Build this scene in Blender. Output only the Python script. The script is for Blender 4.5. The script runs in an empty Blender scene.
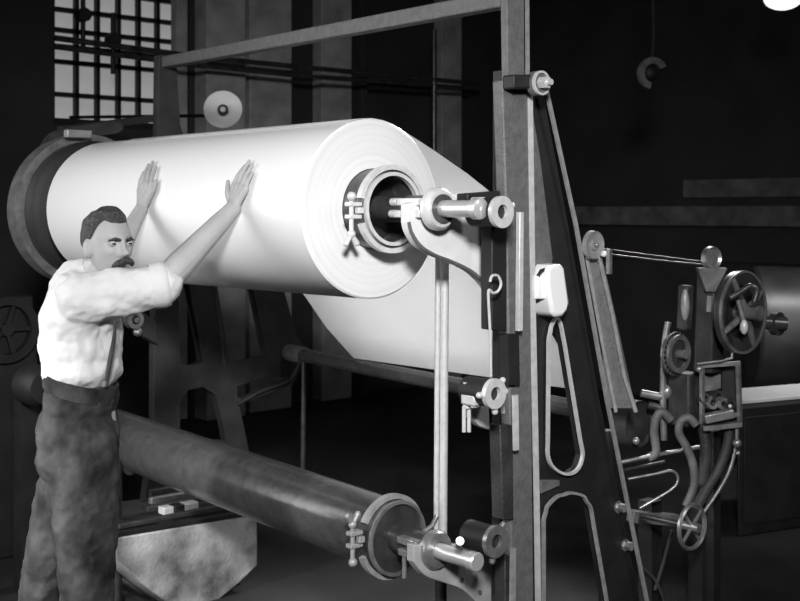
import bpy, bmesh, math, random
from mathutils import Vector, Matrix, noise
random.seed(7)
S = bpy.context.scene
COL = S.collection
PI = math.pi

# ------------------------------------------------------------------ camera
# world: x = across the machine, y = along the roll axis (away, to the left), z up. Camera stands at x=y=0.
TH = math.radians(42.0); cx, sx = math.cos(TH), math.sin(TH)
CZ, FPX, HY = 1.68, 1200.0, 212.0
cam = bpy.data.cameras.new('camera'); camo = bpy.data.objects.new('camera', cam); COL.objects.link(camo)
cam.sensor_width = 36; cam.lens = FPX/800*36
cam.shift_y = -(300.5-HY)/800
camo.location = (0, 0, CZ); camo.rotation_euler = (PI/2, 0, -TH)
cam.dof.use_dof = True; cam.dof.focus_distance = 4.0; cam.dof.aperture_fstop = 5.0
cam.clip_start = .05
S.camera = camo

def C(X, D, z): return Vector((X*cx+D*sx, -X*sx+D*cx, z))          # camera-ground coordinates -> world
def P(px, py, D): return C((px-400)/FPX*D, D, CZ-(py-HY)/FPX*D)      # point at distance D
def Y(px, py, y):                                                    # point on the plane y
    r = (px-400)/FPX; x = (sx*y+r*cx*y)/(cx-r*sx); D = sx*x+cx*y
    return Vector((x, y, CZ+(HY-py)/FPX*D))
def XP(px, py, x):                                                   # point on the plane x
    r = (px-400)/FPX; y = (cx*x-r*sx*x)/(sx+r*cx); D = sx*x+cx*y
    return Vector((x, y, CZ+(HY-py)/FPX*D))

# ------------------------------------------------------------------ world, lights, exposure
W = bpy.data.worlds.new('world'); S.world = W; W.use_nodes = True
bg = W.node_tree.nodes['Background']; bg.inputs[0].default_value = (.5, .5, .5, 1); bg.inputs[1].default_value = .06
S.view_settings.view_transform = 'Standard'; S.view_settings.look = 'None'
S.view_settings.gamma = 1; S.view_settings.use_curve_mapping = False; S.view_settings.exposure = 0.0

def area(name, loc, target, sxy, power, spread=PI):
    L = bpy.data.lights.new(name, 'AREA'); L.shape = 'RECTANGLE'; L.size, L.size_y = sxy
    L.energy = power; L.spread = spread
    o = bpy.data.objects.new(name, L); COL.objects.link(o); o.location = loc
    o.rotation_euler = (Vector(target)-Vector(loc)).to_track_quat('-Z', 'Y').to_euler(); return o
area('window_light', C(-3.3, 3.9, 2.0), C(-.4, 4.2, 1.5), (1.6, 1.8), 30, math.radians(120))
area('arc_lamp', C(.1, -.6, 3.0), C(-.25, 4.2, 1.3), (.5, .5), 40, math.radians(60))
area('web_fill', C(1.9, 7.4, 3.7), C(.1, 5.0, 1.3), (.5, .5), 21, math.radians(45))  # added fill behind the film web so it glows through
area('low_fill', C(-3.0, 2.3, 1.5), C(-.9, 4.4, .45), (.35, .35), 9, math.radians(42))  # added fill for the roller streak, the tray and the left trouser side
area('slab_fill', C(2.6, 6.2, 3.0), C(2.4, 7.0, 1.0), (.3, .3), 6, math.radians(70))  # added fill above the drum, brightens the pale slab
area('side_fill', C(3.2, 2.2, 3.4), C(1.0, 4.8, 1.3), (.6, .6), 5, math.radians(75))  # extra fill added from the right, no fitting there

# ------------------------------------------------------------------ materials (all greys: the film is black and white)
def mat(name, v, rough=.5, metal=0., nscale=0, namp=.3, bump=0., bscale=60, spec=.5, alpha=1., coat=0.):
    m = bpy.data.materials.new(name); m.use_nodes = True
    nt = m.node_tree; b = nt.nodes['Principled BSDF']
    b.inputs['Base Color'].default_value = (v, v, v, 1)
    b.inputs['Roughness'].default_value = rough; b.inputs['Metallic'].default_value = metal
    b.inputs['Specular IOR Level'].default_value = spec; b.inputs['Alpha'].default_value = alpha
    b.inputs['Coat Weight'].default_value = coat
    if nscale or bump:
        tc = nt.nodes.new('ShaderNodeTexCoord')
    if nscale:
        n = nt.nodes.new('ShaderNodeTexNoise'); n.inputs['Scale'].default_value = nscale; n.inputs['Detail'].default_value = 6
        nt.links.new(tc.outputs['Object'], n.inputs['Vector'])
        r = nt.nodes.new('ShaderNodeMapRange'); r.inputs['From Min'].default_value = .3; r.inputs['From Max'].default_value = .7
        r.inputs['To Min'].default_value = v*(1-namp); r.inputs['To Max'].default_value = min(1, v*(1+namp))
        nt.links.new(n.outputs['Fac'], r.inputs['Value']); nt.links.new(r.outputs['Result'], b.inputs['Base Color'])
    if bump:
        n2 = nt.nodes.new('ShaderNodeTexNoise'); n2.inputs['Scale'].default_value = bscale; n2.inputs['Detail'].default_value = 4
        nt.links.new(tc.outputs['Object'], n2.inputs['Vector'])
        bp = nt.nodes.new('ShaderNodeBump'); bp.inputs['Strength'].default_value = bump; bp.inputs['Distance'].default_value = .01
        nt.links.new(n2.outputs['Fac'], bp.inputs['Height']); nt.links.new(bp.outputs['Normal'], b.inputs['Normal'])
    return m
M = dict(
 iron=mat('painted_iron', .035, .55, 0, 9, .5, .25, 90),
 ironmid=mat('worn_iron', .12, .5, 0, 12, .4, .25, 90),
 irongrey=mat('grey_iron', .12, .55, 0, 35, .18, .3, 120),
 farir=mat('far_iron', .032, .65, 0, 8, .35, .2, 60),
 black=mat('black_iron', .012, .6, 0, 8, .4),
 edge=mat('machined_edge', .62, .35, .2, 30, .15),
 edgedull=mat('dull_machined_edge', .32, .4, .2, 30, .2),
 steel=mat('polished_steel', .62, .3, .5),
 bright=mat('bright_plated_metal', .64, .35, .25, 40, .1),
 dullst=mat('dull_steel', .35, .35, .7, 20, .3),
 darkst=mat('dark_steel', .09, .3, .6, 14, .4),
 white=mat('white_enamel', .85, .35),
 paint=mat('pale_painted_plate', .66, .45, 0, 14, .08),
 paintg=mat('grey_painted_plate', .36, .5, 0, 14, .2),
 core=mat('dark_core_tube', .07, .35, .2, 12, .5),
 rubber=mat('covered_roller', .10, .22, .55, 22, .2, .08, 40),
 shirt=mat('cotton_shirt', .56, .85, 0, 0, 0, .5, 16, .2),
 skin=mat('skin', .34, .55, 0, 18, .06, .15, 90, .35),
 hair=mat('hair', .035, .6, 0, 120, .6, .8, 160),
 eye=mat('eye', .03, .25),
 trouser=mat('wool_trousers', .034, .8, 0, 9, .75, .9, 14, .2),
 leather=mat('boot_leather', .03, .45, 0),
 wall=mat('dark_wall', .03, .85, 0, 2.2, .25, .2, 30),  # dark wall tone, faintly mottled
 wallmid=mat('plaster_pier', .34, .85, 0, 5, .3, .3, 40),
 wallband=mat('wall_band', .12, .8, 0, 6, .5),
 floor=mat('floor', .018, .6, 0, 3, .5, .2, 20),
 ceil=mat('ceiling', .02, .9),
 concrete=mat('mottled_sheet_metal', .30, .6, 0, 6, .8, .3, 60),
 drum=mat('drum_metal', .10, .42, .5, 5, .3),
 slab=mat('streak_white', .75, .6),
)
def emis(name, v, s, nscale=3):
    m = bpy.data.materials.new(name); m.use_nodes = True; nt = m.node_tree; b = nt.nodes['Principled BSDF']
    b.inputs['Base Color'].default_value = (.3, .3, .3, 1)
    tc = nt.nodes.new('ShaderNodeTexCoord'); n = nt.nodes.new('ShaderNodeTexNoise'); n.inputs['Scale'].default_value = nscale
    nt.links.new(tc.outputs['Object'], n.inputs['Vector'])
    r = nt.nodes.new('ShaderNodeMapRange'); r.inputs['To Min'].default_value = s*.6; r.inputs['To Max'].default_value = s*1.4
    nt.links.new(n.outputs['Fac'], r.inputs['Value'])
    b.inputs['Emission Color'].default_value = (v, v, v, 1)
    nt.links.new(r.outputs['Result'], b.inputs['Emission Strength']); return m
M['pane'] = emis('daylit_frosted_glass', 1, .23)
M['lamplit'] = emis('lit_lamp_globe', 1, 1.1)

def film_mat():                                                      # the loose web: glossy translucent film
    m = bpy.data.materials.new('translucent_film'); m.use_nodes = True; nt = m.node_tree; b = nt.nodes['Principled BSDF']
    b.inputs['Base Color'].default_value = (.8, .8, .8, 1); b.inputs['Roughness'].default_value = .25
    out = nt.nodes['Material Output']
    tl = nt.nodes.new('ShaderNodeBsdfTranslucent'); tl.inputs[0].default_value = (.8, .8, .8, 1)
    tr = nt.nodes.new('ShaderNodeBsdfTransparent')
    m1 = nt.nodes.new('ShaderNodeMixShader'); m1.inputs[0].default_value = .5
    m2 = nt.nodes.new('ShaderNodeMixShader'); m2.inputs[0].default_value = .25
    nt.links.new(b.outputs[0], m1.inputs[1]); nt.links.new(tl.outputs[0], m1.inputs[2])
    nt.links.new(m1.outputs[0], m2.inputs[1]); nt.links.new(tr.outputs[0], m2.inputs[2]); nt.links.new(m2.outputs[0], out.inputs[0])
    return m
M['film'] = film_mat()

def roll_mat():                                                      # wound film: glossy side, concentric layer relief on its ends
    m = mat('wound_film_roll', .80, .28, 0, 0, 0, 0, spec=.6, coat=.25); nt = m.node_tree; b = nt.nodes['Principled BSDF']
    b.inputs['Coat Roughness'].default_value = .08
    tc = nt.nodes.new('ShaderNodeTexCoord'); sp = nt.nodes.new('ShaderNodeSeparateXYZ'); nt.links.new(tc.outputs['Object'], sp.inputs[0])
    cb = nt.nodes.new('ShaderNodeCombineXYZ'); nt.links.new(sp.outputs[0], cb.inputs[0]); nt.links.new(sp.outputs[2], cb.inputs[1])
    ln = nt.nodes.new('ShaderNodeVectorMath'); ln.operation = 'LENGTH'; nt.links.new(cb.outputs[0], ln.inputs[0])
    n = nt.nodes.new('ShaderNodeTexNoise'); n.noise_dimensions = '1D'; n.inputs['Scale'].default_value = 45; n.inputs['Detail'].default_value = 4
    nt.links.new(ln.outputs['Value'], n.inputs['W'])
    bp = nt.nodes.new('ShaderNodeBump'); bp.inputs['Strength'].default_value = .15; bp.inputs['Distance'].default_value = .003
    nt.links.new(n.outputs['Fac'], bp.inputs['Height']); nt.links.new(bp.outputs[0], b.inputs['Normal'])
    r = nt.nodes.new('ShaderNodeMapRange'); r.inputs['To Min'].default_value = .60; r.inputs['To Max'].default_value = .80
    nt.links.new(n.outputs['Fac'], r.inputs['Value']); nt.links.new(r.outputs['Result'], b.inputs['Base Color'])
    return m
M['roll'] = roll_mat()

# ------------------------------------------------------------------ helpers
ORG = {}
def link_mesh(name, me, m, parent=None, origin=None):
    o = bpy.data.objects.new(name, me)
    if m: me.materials.append(M[m] if isinstance(m, str) else m)
    vs = me.vertices
    if origin is None:
        mn = Vector((min(v.co.x for v in vs), min(v.co.y for v in vs), min(v.co.z for v in vs)))
        mx = Vector((max(v.co.x for v in vs), max(v.co.y for v in vs), max(v.co.z for v in vs)))
        origin = (mn+mx)/2 if parent is not None else Vector(((mn.x+mx.x)/2, (mn.y+mx.y)/2, mn.z))
    me.transform(Matrix.Translation(-origin))
    ORG[o.name] = origin.copy()
    if parent is not None:
        o.parent = parent; o.location = origin-ORG[parent.name]
    else: o.location = origin
    COL.objects.link(o)
    return o
def tag(o, label, cat, group=None):
    o['label'] = label; o['category'] = cat
    if group: o['group'] = group
    return o
def thing(name, loc, label, cat, group=None):
    o = bpy.data.objects.new(name, None); o.empty_display_size = .1; o.location = loc; COL.objects.link(o)
    ORG[o.name] = Vector(loc); return tag(o, label, cat, group)
def basis(axis, up=(0, 0, 1)):
    a = Vector(axis).normalized(); u = Vector(up)
    if abs(a.dot(u)) > .98: u = Vector((1, 0, 0))
    x = u.cross(a).normalized(); y = a.cross(x)
    return x, y, a
class MB:
    def __init__(s): s.bm = bmesh.new()
    def grid(s, rings, close=True, cap=True):
        R = [[s.bm.verts.new(p) for p in r] for r in rings]
        n = len(R[0])
        for a, b in zip(R, R[1:]):
            for i in range(n if close else n-1):
                j = (i+1) % n
                s.bm.faces.new((a[i], a[j], b[j], b[i]))
        if cap and close:
            s.bm.faces.new(R[0][::-1]); s.bm.faces.new(R[-1])
        return s
    def cyl(s, p0, p1, r0, r1=None, seg=24):
        if r1 is None: r1 = r0
        p0, p1 = Vector(p0), Vector(p1); x, y, a = basis(p1-p0)
        return s.grid([[p+(x*math.cos(t)+y*math.sin(t))*r for t in [2*PI*i/seg for i in range(seg)]] for p, r in ((p0, r0), (p1, r1))])
    def lathe(s, o, axis, prof, seg=48, cap=True):                   # prof: (distance along axis, radius)
        o = Vector(o); x, y, a = basis(axis)
        rings = [[o+a*d+(x*math.cos(2*PI*i/seg)+y*math.sin(2*PI*i/seg))*max(r, 1e-4) for i in range(seg)] for d, r in prof]
        if cap: return s.grid(rings)
        return s.grid(rings+[rings[0]], cap=False)
    def ring(s, o, axis, ro, ri, th, seg=48):
        return s.lathe(o, axis, [(0, ri), (0, ro), (th, ro), (th, ri)], seg, cap=False)
    def arc(s, o, axis, ro, ri, th, a0, a1, seg=40):                 # partial ring; angles from local x of basis
        o = Vector(o); x, y, a = basis(axis); rings = []
        for i in range(seg+1):
            t = a0+(a1-a0)*i/seg; d = x*math.cos(t)+y*math.sin(t)
            rings.append([o+d*ri, o+d*ro, o+d*ro+a*th, o+d*ri+a*th])
        return s.grid(rings)
    def box(s, c, size, rot=None):
        c = Vector(c); R = rot or Matrix.Identity(3); hx, hy, hz = [q/2 for q in size]
        v = [[c+R @ Vector((i*hx, j*hy, k*hz)) for i, j in ((-1, -1), (1, -1), (1, 1), (-1, 1))] for k in (-1, 1)]
        return s.grid(v)
    def beam(s, p0, p1, w, h, up=(0, 0, 1)):
        p0, p1 = Vector(p0), Vector(p1); x, y, a = basis(p1-p0, up)
        return s.grid([[p+x*i*w/2+y*j*h/2 for i, j in ((-1, -1), (1, -1), (1, 1), (-1, 1))] for p in (p0, p1)])
    def tube(s, pts, r, seg=10, closed=False):
        pts = [Vector(p) for p in pts]; n = len(pts); rings = []; px = None
        for i, p in enumerate(pts):
            if closed: d = pts[(i+1) % n]-pts[i-1]
            else: d = pts[min(i+1, n-1)]-pts[max(i-1, 0)]
            d.normalize()
            if px is None: x, y, _ = basis(d)
            else:
                x = (px-d*px.dot(d)).normalized(); y = d.cross(x)
            px = x; rr = r[i] if isinstance(r, (list, tuple)) else r
            rings.append([p+(x*math.cos(2*PI*k/seg)+y*math.sin(2*PI*k/seg))*rr for k in range(seg)])
        if closed: return s.grid(rings+[rings[0]], cap=False)
        return s.grid(rings)
    def prism(s, poly, vec):
        vec = Vector(vec); poly = [Vector(p) for p in poly]
        return s.grid([poly, [p+vec for p in poly]])
    def ball(s, c, r, u=14, v=9, R=None, taper=None):
        c = Vector(c); r = r if hasattr(r, '__len__') else (r, r, r); R = R or Matrix.Identity(3); rings = []
        for i in range(1, v):
            t = PI*i/v
            rings.append([c+R @ Vector((r[0]*math.sin(t)*math.cos(2*PI*k/u), r[1]*math.sin(t)*math.sin(2*PI*k/u), r[2]*math.cos(t))) for k in range(u)])
        return s.grid(rings)
    def limb(s, pts, rads, seg=14):                                  # overlapping balls and cones, fused later by a remesh
        pts = [Vector(p) for p in pts]
        for i, p in enumerate(pts):
            s.ball(p, rads[i], seg, 9)
            if i: s.cyl(pts[i-1], p, rads[i-1], rads[i], seg)
        return s
    def build(s, name, m, parent=None, smooth=40, bevel=0, origin=None, remesh=0, smooth_it=0, disp=None):
        bmesh.ops.remove_doubles(s.bm, verts=s.bm.verts, dist=1e-6) if not remesh else None
        bmesh.ops.recalc_face_normals(s.bm, faces=s.bm.faces)
        me = bpy.data.meshes.new(name); s.bm.to_mesh(me); s.bm.free()
        me.polygons.foreach_set('use_smooth', [True]*len(me.polygons))
        o = link_mesh(name, me, m, parent, origin)
        if smooth < 180: me.set_sharp_from_angle(angle=math.radians(smooth))
        if bevel:
            b = o.modifiers.new('bevel', 'BEVEL'); b.width = bevel; b.segments = 2; b.limit_method = 'ANGLE'; b.angle_limit = math.radians(50)
        if remesh:
            r = o.modifiers.new('remesh', 'REMESH'); r.mode = 'VOXEL'; r.voxel_size = remesh; r.use_smooth_shade = True
            if smooth_it:
                q = o.modifiers.new('smooth', 'SMOOTH'); q.factor = .5; q.iterations = smooth_it
            if disp:
                t = bpy.data.textures.new(name+'_folds', 'CLOUDS'); t.noise_scale = disp[0]; t.noise_depth = 2
                d = o.modifiers.new('folds', 'DISPLACE'); d.texture = t; d.strength = disp[1]; d.mid_level = .5; d.texture_coords = 'LOCAL'
        return o
def plate(name, outer, holes, th, m, parent, y):                     # cast plate with cut-outs, outline given on the plane y (x,z points)
    cu = bpy.data.curves.new(name, 'CURVE'); cu.dimensions = '2D'; cu.fill_mode = 'BOTH'; cu.extrude = th/2; cu.bevel_depth = .002
    for pl in [outer]+holes:
        sp = cu.splines.new('POLY'); sp.points.add(len(pl)-1); sp.use_cyclic_u = True
        for q, p in zip(sp.points, pl): q.co = (p[0], p[1], 0, 1)
    t = bpy.data.objects.new('tmp', cu); COL.objects.link(t)
    bpy.context.view_layer.update()
    me = bpy.data.meshes.new_from_object(t.evaluated_get(bpy.context.evaluated_depsgraph_get()))
    bpy.data.objects.remove(t); bpy.data.curves.remove(cu)
    me.name = name; me.materials.clear()
    me.transform(Matrix.Translation((0, y, 0)) @ Matrix.Rotation(PI/2, 4, 'X'))
    me.set_sharp_from_angle(angle=.6)
    return link_mesh(name, me, m, parent)
def xz(pts, y): return [(Y(a, b, y).x, Y(a, b, y).z) for a, b in pts]
def catmull(pts, n=6, closed=False):
    pts = [Vector(p) for p in pts]; N = len(pts); out = []
    rng = range(N) if closed else range(N-1)
    for i in rng:
        g = (lambda k: pts[k % N]) if closed else (lambda k: pts[max(0, min(N-1, k))])
        p0, p1, p2, p3 = g(i-1), g(i), g(i+1), g(i+2)
        for j in range(n):
            t = j/n
            out.append(.5*((2*p1)+(p2-p0)*t+(2*p0-5*p1+4*p2-p3)*t*t+(3*p1-p0-3*p2+p3)*t**3))
    if not closed: out.append(pts[-1])
    return out
def dens(pts, closed):                                              # even out long straight runs so the spline does not overshoot
    out = []; L = len(pts)
    for i, p_ in enumerate(pts):
        out.append(p_)
        if i == L-1 and not closed: break
        q_ = pts[(i+1) % L]; d = math.dist(p_, q_); k = int(d//14)
        out += [(p_[0]+(q_[0]-p_[0])*j/(k+1), p_[1]+(q_[1]-p_[1])*j/(k+1)) for j in range(1, k+1)]
    return out
def px_curve(pts, y, n=6, closed=False): return catmull([Y(a, b, y) for a, b in pts], n, closed)
YA = Vector((0, 1, 0))

# ------------------------------------------------------------------ the room
def structure(name, mb, m, **k):
    o = mb.build(name, m, **k); o['kind'] = 'structure'; return o
YB, XR = 8.5, 9.0
structure('floor', MB().box((3.5, 3.25, -.05), (14, 11.5, .1)), 'floor')
structure('ceiling', MB().box((3.5, 3.25, 4.85), (14, 11.5, .1)), 'ceil')
structure('wall_left', MB().box((-2.6, 3.25, 2.4), (.2, 11.5, 4.8)), 'wall')
structure('wall_front', MB().box((3.5, -2.4, 2.4), (14, .2, 4.8)), 'wall')
# back wall with the window opening
wl, wr = Y(52, 50, YB+.12).x-.04, Y(177, 50, YB).x+.12
zb = Y(115, 128, YB).z; zt = 4.05
bw = MB()
bw.box(((wl-2.5)/2, YB+.15, 2.4), (wl+2.5, .3, 4.8)); bw.box(((wr+XR+.5)/2, YB+.15, 2.4), (XR+.5-wr, .3, 4.8))
bw.box(((wl+wr)/2, YB+.15, zb/2), (wr-wl, .3, zb)); bw.box(((wl+wr)/2, YB+.15, (zt+4.8)/2), (wr-wl, .3, 4.8-zt))
structure('wall_back', bw, 'wall')
structure('wall_right', MB().box((XR+.1, 3.25, 2.4), (.2, 11.5, 4.8)), 'wall')
# window: frame, glazing bars, each pane
wf = MB(); yw = YB+.12
for c, s in ((((wl+wr)/2, yw, zb+.03), (wr-wl, .1, .06)), (((wl+wr)/2, yw, zt-.03), (wr-wl, .1, .06)),
             ((wl+.02, yw, (zb+zt)/2), (.04, .1, zt-zb)), ((wr-.02, yw, (zb+zt)/2), (.04, .1, zt-zb))): wf.box(c, s)
win = structure('window_1', wf, 'black')
cols = [wl+.02]+[Y(p, 60, YB+.1).x for p in (76, 97, 118, 138, 157)]+[wr-.02]
rows = [zb+.05]+[Y(115, p, YB).z for p in (97, 65, 50, 34, 14, -8, -30, -52)]
rows = [r for r in rows if r < zt-.12]+[zt-.05]
for c in cols[1:-1]: MB().box((c, yw-.02, (zb+zt)/2), (.03, .05, zt-zb)).build('glazing_bar', 'black', win)
for r in rows[1:-1]: MB().box(((wl+wr)/2, yw-.02, r), (wr-wl, .05, .035)).build('glazing_bar', 'black', win)
for a, b in zip(cols, cols[1:]):
    for p, q in zip(rows, rows[1:]):
        MB().box(((a+b)/2, yw+.02, (p+q)/2), (b-a, .012, q-p)).build('pane', 'pane', win)
# piers and pilasters on the back wall
def pier(n, p0, p1, m, dep, z1=4.8):
    a, b = Y(p0, 100, YB-dep).x, Y(p1, 100, YB-dep).x
    mb = MB().box(((a+b)/2, YB-dep/2, z1/2), (b-a, dep, z1)); structure('trim_%d' % n, mb, m, bevel=.01)
pier(1, 177, 188, 'wallmid', .10); pier(2, 190, 204, 'wall', .12); pier(3, 207, 246, 'wallmid', .30)
pier(4, 250, 292, 'wallmid', .22); pier(5, 322, 352, 'wallmid', .14); pier(6, 442, 462, 'wallmid', .12); pier(7, 362, 368, 'wall', .2)
# mouldings along the right wall
def rband(n, p0, p1, y0, y1, m, dep):
    A, B = XP(p0, y0, XR-dep), XP(p1, y0, XR-dep); z0 = XP((p0+p1)/2, y1, XR-dep).z; z1 = XP((p0+p1)/2, y0, XR-dep).z
    structure('trim_%d' % n, MB().box((XR-dep/2, (A.y+B.y)/2, (z0+z1)/2), (dep, abs(A.y-B.y), abs(z1-z0))), m, bevel=.005)
rband(8, 575, 860, 206, 226, 'wallband', .10); rband(9, 683, 860, 178, 197, 'wallband', .05); rband(10, 575, 860, 230, 262, 'wall', .06)

# ------------------------------------------------------------------ wall and ceiling fittings
def pipe(name, pts, r, m, label, cat='pipe', **k):
    return tag(MB().tube(pts, r, 10).build(name, m), label, cat, **k)
yp = YB-.55
pipe('wall_pipe', [Y(55, 38, yp), Y(200, 57, yp), Y(300, 67, yp), Y(480, 84, yp)], .022, 'darkst', 'upper of two thin dark pipes running along the back wall behind the roll')
pipe('wall_pipe', [Y(55, 47, yp), Y(200, 66, yp), Y(300, 76, yp), Y(470, 88, yp)], .018, 'darkst', 'lower of two thin dark pipes running along the back wall behind the roll')
pipe('heating_pipe', [Y(434, 150, yp), Y(434, 30, yp)], .025, 'darkst', 'upright pipe on the back wall left of the tall machine post')
for (a, b, lb) in ((83, 15, 'dark round valve in the upper left window panes'), (113, 40, 'dark blocky valve in front of the middle window panes')):
    p = Y(a, b, YB-.5); t = thing('window_valve', p, lb, 'valve')
    MB().cyl(p-YA*.04, p+YA*.04, .05, seg=16).build('valve_body', 'black', t)
    MB().cyl(p+Vector((0, 0, -.25)), p+Vector((0, 0, .2)), .018).build('stem', 'black', t)
def shade(px, py, D, r, m, lab, tilt, arm_to):
    p = P(px, py, D); n = (C(0, 0, CZ)-p).normalized(); n = (n+C(*tilt)).normalized()
    t = thing('wall_lamp', p, lab, 'lamp')
    MB().lathe(p, n, [(-.05, .02), (-.045, .045), (-.02, r*.6), (.012, r), (.018, r), (-.012, r*.6), (-.03, .03), (-.03, .001)], 40).build('shade', m, t)
    MB().ring(p-n*.028, n, .032, .018, .04, 24).build('socket', 'black', t)
    MB().ball(p+n*.012, .018).build('bulb', 'white', t)
    MB().tube([p-n*.05, p-n*.12, arm_to], .012).build('arm', 'black', t)
    return t
shade(223, 110, 7.2, .115, 'white', 'white round lamp reflector with dark socket above the roll', (-.05, 0, .28), P(222, 112, 7.2)+Vector((.1, YB-P(222, 112, 7.2).y-.28, .1)))
# second round reflector: only its lit crescent is shaped, the unlit part left out
p = P(651, 73, 7.6); t = thing('lamp_reflector', p, 'lit grey crescent of a round lamp reflector high in the darkness on the right', 'lamp')
n = (C(0, 0, CZ)-p).normalized(); n = (n+C(.5, 0, 0)).normalized()
MB().arc(p, n, .10, .06, .03, .5, 4.6).build('reflector', 'dullst', t)
MB().tube([p, p+Vector((.1, .05, .25)), p+Vector((.1, .1, 4.78-p.z))], .014).build('hanging_rod', 'black', t)
MB().ball(p-n*.03, .055).build('hub', 'black', t)
p = P(783, -2, 7.5); t = thing('ceiling_lamp', p, 'glowing white lamp at the top right corner', 'lamp')
MB().ball(p, (.12, .12, .075), 20, 12).build('globe', 'lamplit', t)
MB().lathe(p+Vector((0, 0, .05)), (0, 0, 1), [(0, .10), (.02, .06), (.1, .03)]).build('cap', 'black', t)
MB().cyl(p+Vector((0, 0, .1)), Vector((p.x, p.y, 4.8)), .012).build('hanging_rod', 'black', t)

# ------------------------------------------------------------------ near machine frame
YF = 2.66
nf = thing('machine_frame', (3.2, YF+.05, 0), 'tall dark cast-iron A-shaped end frame nearest the camera with bright edges', 'machine frame')
z0f = -0.0
def zfloor(px, y): r = Y(px, 300, y); return Vector((r.x, y, 0))
legR = [(548, 92), (577, 225), (608, 400), (648, 601)]
foot = Y(648, 601, YF); foot2 = Y(660, 668, YF)
outer = xz([(511, 70), (537, 70), (552, 92)]+legR[1:]+[(659, 655)], YF)
outer += [(outer[-1][0]+.02, .0), (Y(509, 400, YF).x, .0)]
H1 = xz([(549, 455), (550, 340), (553, 325), (558, 318), (562, 325), (566, 345), (584, 455), (580, 468), (572, 474), (562, 473), (553, 466)], YF+.042)
H2 = xz([(545, 640), (545, 520), (549, 506), (558, 497), (572, 493), (584, 496), (592, 508), (608, 601), (614, 640)], YF+.042)
plate('web_plate', outer, [H1, H2], .035, 'black', nf, YF+.06)
pl, pr = 505, 531
fpoly = [Y(508, -60, YF), Y(529, -60, YF), Y(531, 80, YF), Y(535, 300, YF), Y(540, 600, YF)]
fx = Y(541, 640, YF).x; fl = Y(513, 640, YF).x
poly = [Vector((fl, YF, 0)), Y(510, 400, YF), Y(506, 200, YF), Y(502, 80, YF), Y(528, 80, YF), Y(531, 300, YF), Y(534, 600, YF), Vector((fx-.02, YF, 0))]
MB().prism(poly, (0, .045, 0)).build('post', 'irongrey', nf, bevel=.006)
MB().prism([Y(508, 80, YF), Y(506, -70, YF), Y(524, -70, YF), Y(525, 80, YF)], (0, .03, 0)).build('post_extension', 'irongrey', nf, bevel=.004)
def rim(pts, r, name, m, y=YF, par=nf, dep=.012, n=5, closed=False, smoothc=True):
    c = px_curve(dens(pts, closed), y, 3, closed) if smoothc else [Y(a, b, y) for a, b in pts]
    mb = MB(); rings = []
    N = len(c)
    for i, p_ in enumerate(c):
        d = (c[(i+1) % N]-c[i-1]) if closed else c[min(i+1, N-1)]-c[max(i-1, 0)]
        d.normalize(); nx = d.cross(YA).normalized()
        rings.append([p_-nx*r, p_+nx*r, p_+nx*r+YA*dep, p_-nx*r+YA*dep])
    if closed: mb.grid(rings+[rings[0]], cap=False)
    else: mb.grid(rings)
    return mb.build(name, m, par, smooth=50)
rim([(531, 84), (534, 300), (538, 500), (540, 640)], .0085, 'post_flange', 'edge', YF-.006)
rim([(528, -60), (529, 80)], .004, 'post_flange', 'edgedull', YF-.004)
rim(legR+[(659, 655)], .0065, 'leg_flange', 'edgedull', YF-.004, dep=.010)
rim([(549, 455), (550, 340), (553, 325), (558, 318), (562, 325), (566, 345), (584, 455), (580, 468), (572, 474), (562, 473), (553, 466)], .0045, 'cutout_rim', 'edge', YF+.02, closed=True)
rim([(545, 660), (545, 520), (549, 506), (558, 497), (572, 493), (584, 496), (592, 508), (608, 601), (617, 660)], .0045, 'cutout_rim', 'edgedull', YF+.02)
# gusset between post and leg, cross web, bolts
MB().prism([Y(533, 112, YF+.02), Y(541, 160, YF+.02), Y(553, 258, YF+.02), Y(552, 266, YF+.02), Y(535, 268, YF+.02)], (0, .03, 0)).build('gusset', 'irongrey', nf, bevel=.003)
MB().prism([Y(541, 480, YF+.03), Y(560, 480, YF+.03), Y(560, 486, YF+.03), Y(541, 494, YF+.03)], (0, .02, 0)).build('gusset', 'ironmid', nf, bevel=.003)
for a, b in ((618, 507), (625, 545)):
    q = Y(a, b, YF+.04); m_ = MB().cyl(q-YA*.03, q, .016, seg=6); m_.cyl(q-YA*.005, q+YA*.01, .022, seg=16)
    m_.build('bolt', 'dullst', nf)
MB().box((foot2.x-.33, YF+.1, .03), (1.0, .3, .06)).build('base_flange', 'black', nf, bevel=.01)
# pin boss at the top of the post
q = Y(541, 83, YF-.07)
tb = MB().cyl(Y(516, 82, YF-.02)-YA*.02, Y(516, 82, YF-.02)+YA*.05, .02)
MB().beam(Y(508, 82, YF-.03), Y(538, 82, YF-.03), .05, .045).build('pin_boss', 'black', nf, bevel=.006)
tb.bm.free()
MB().lathe(q, YA, [(0, .001), (0, .036), (.012, .040), (.03, .040), (.03, .001)], 32).build('washer', 'ironmid', nf)
MB().ring(q-YA*.006, YA, .040, .033, .01, 32).build('washer_rim', 'edge', nf)
m_ = MB().cyl(q-YA*.03, q, .020, seg=6); m_.cyl(q-YA*.045, q-YA*.02, .010, seg=12); m_.build('nut', 'bright', nf)
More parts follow.
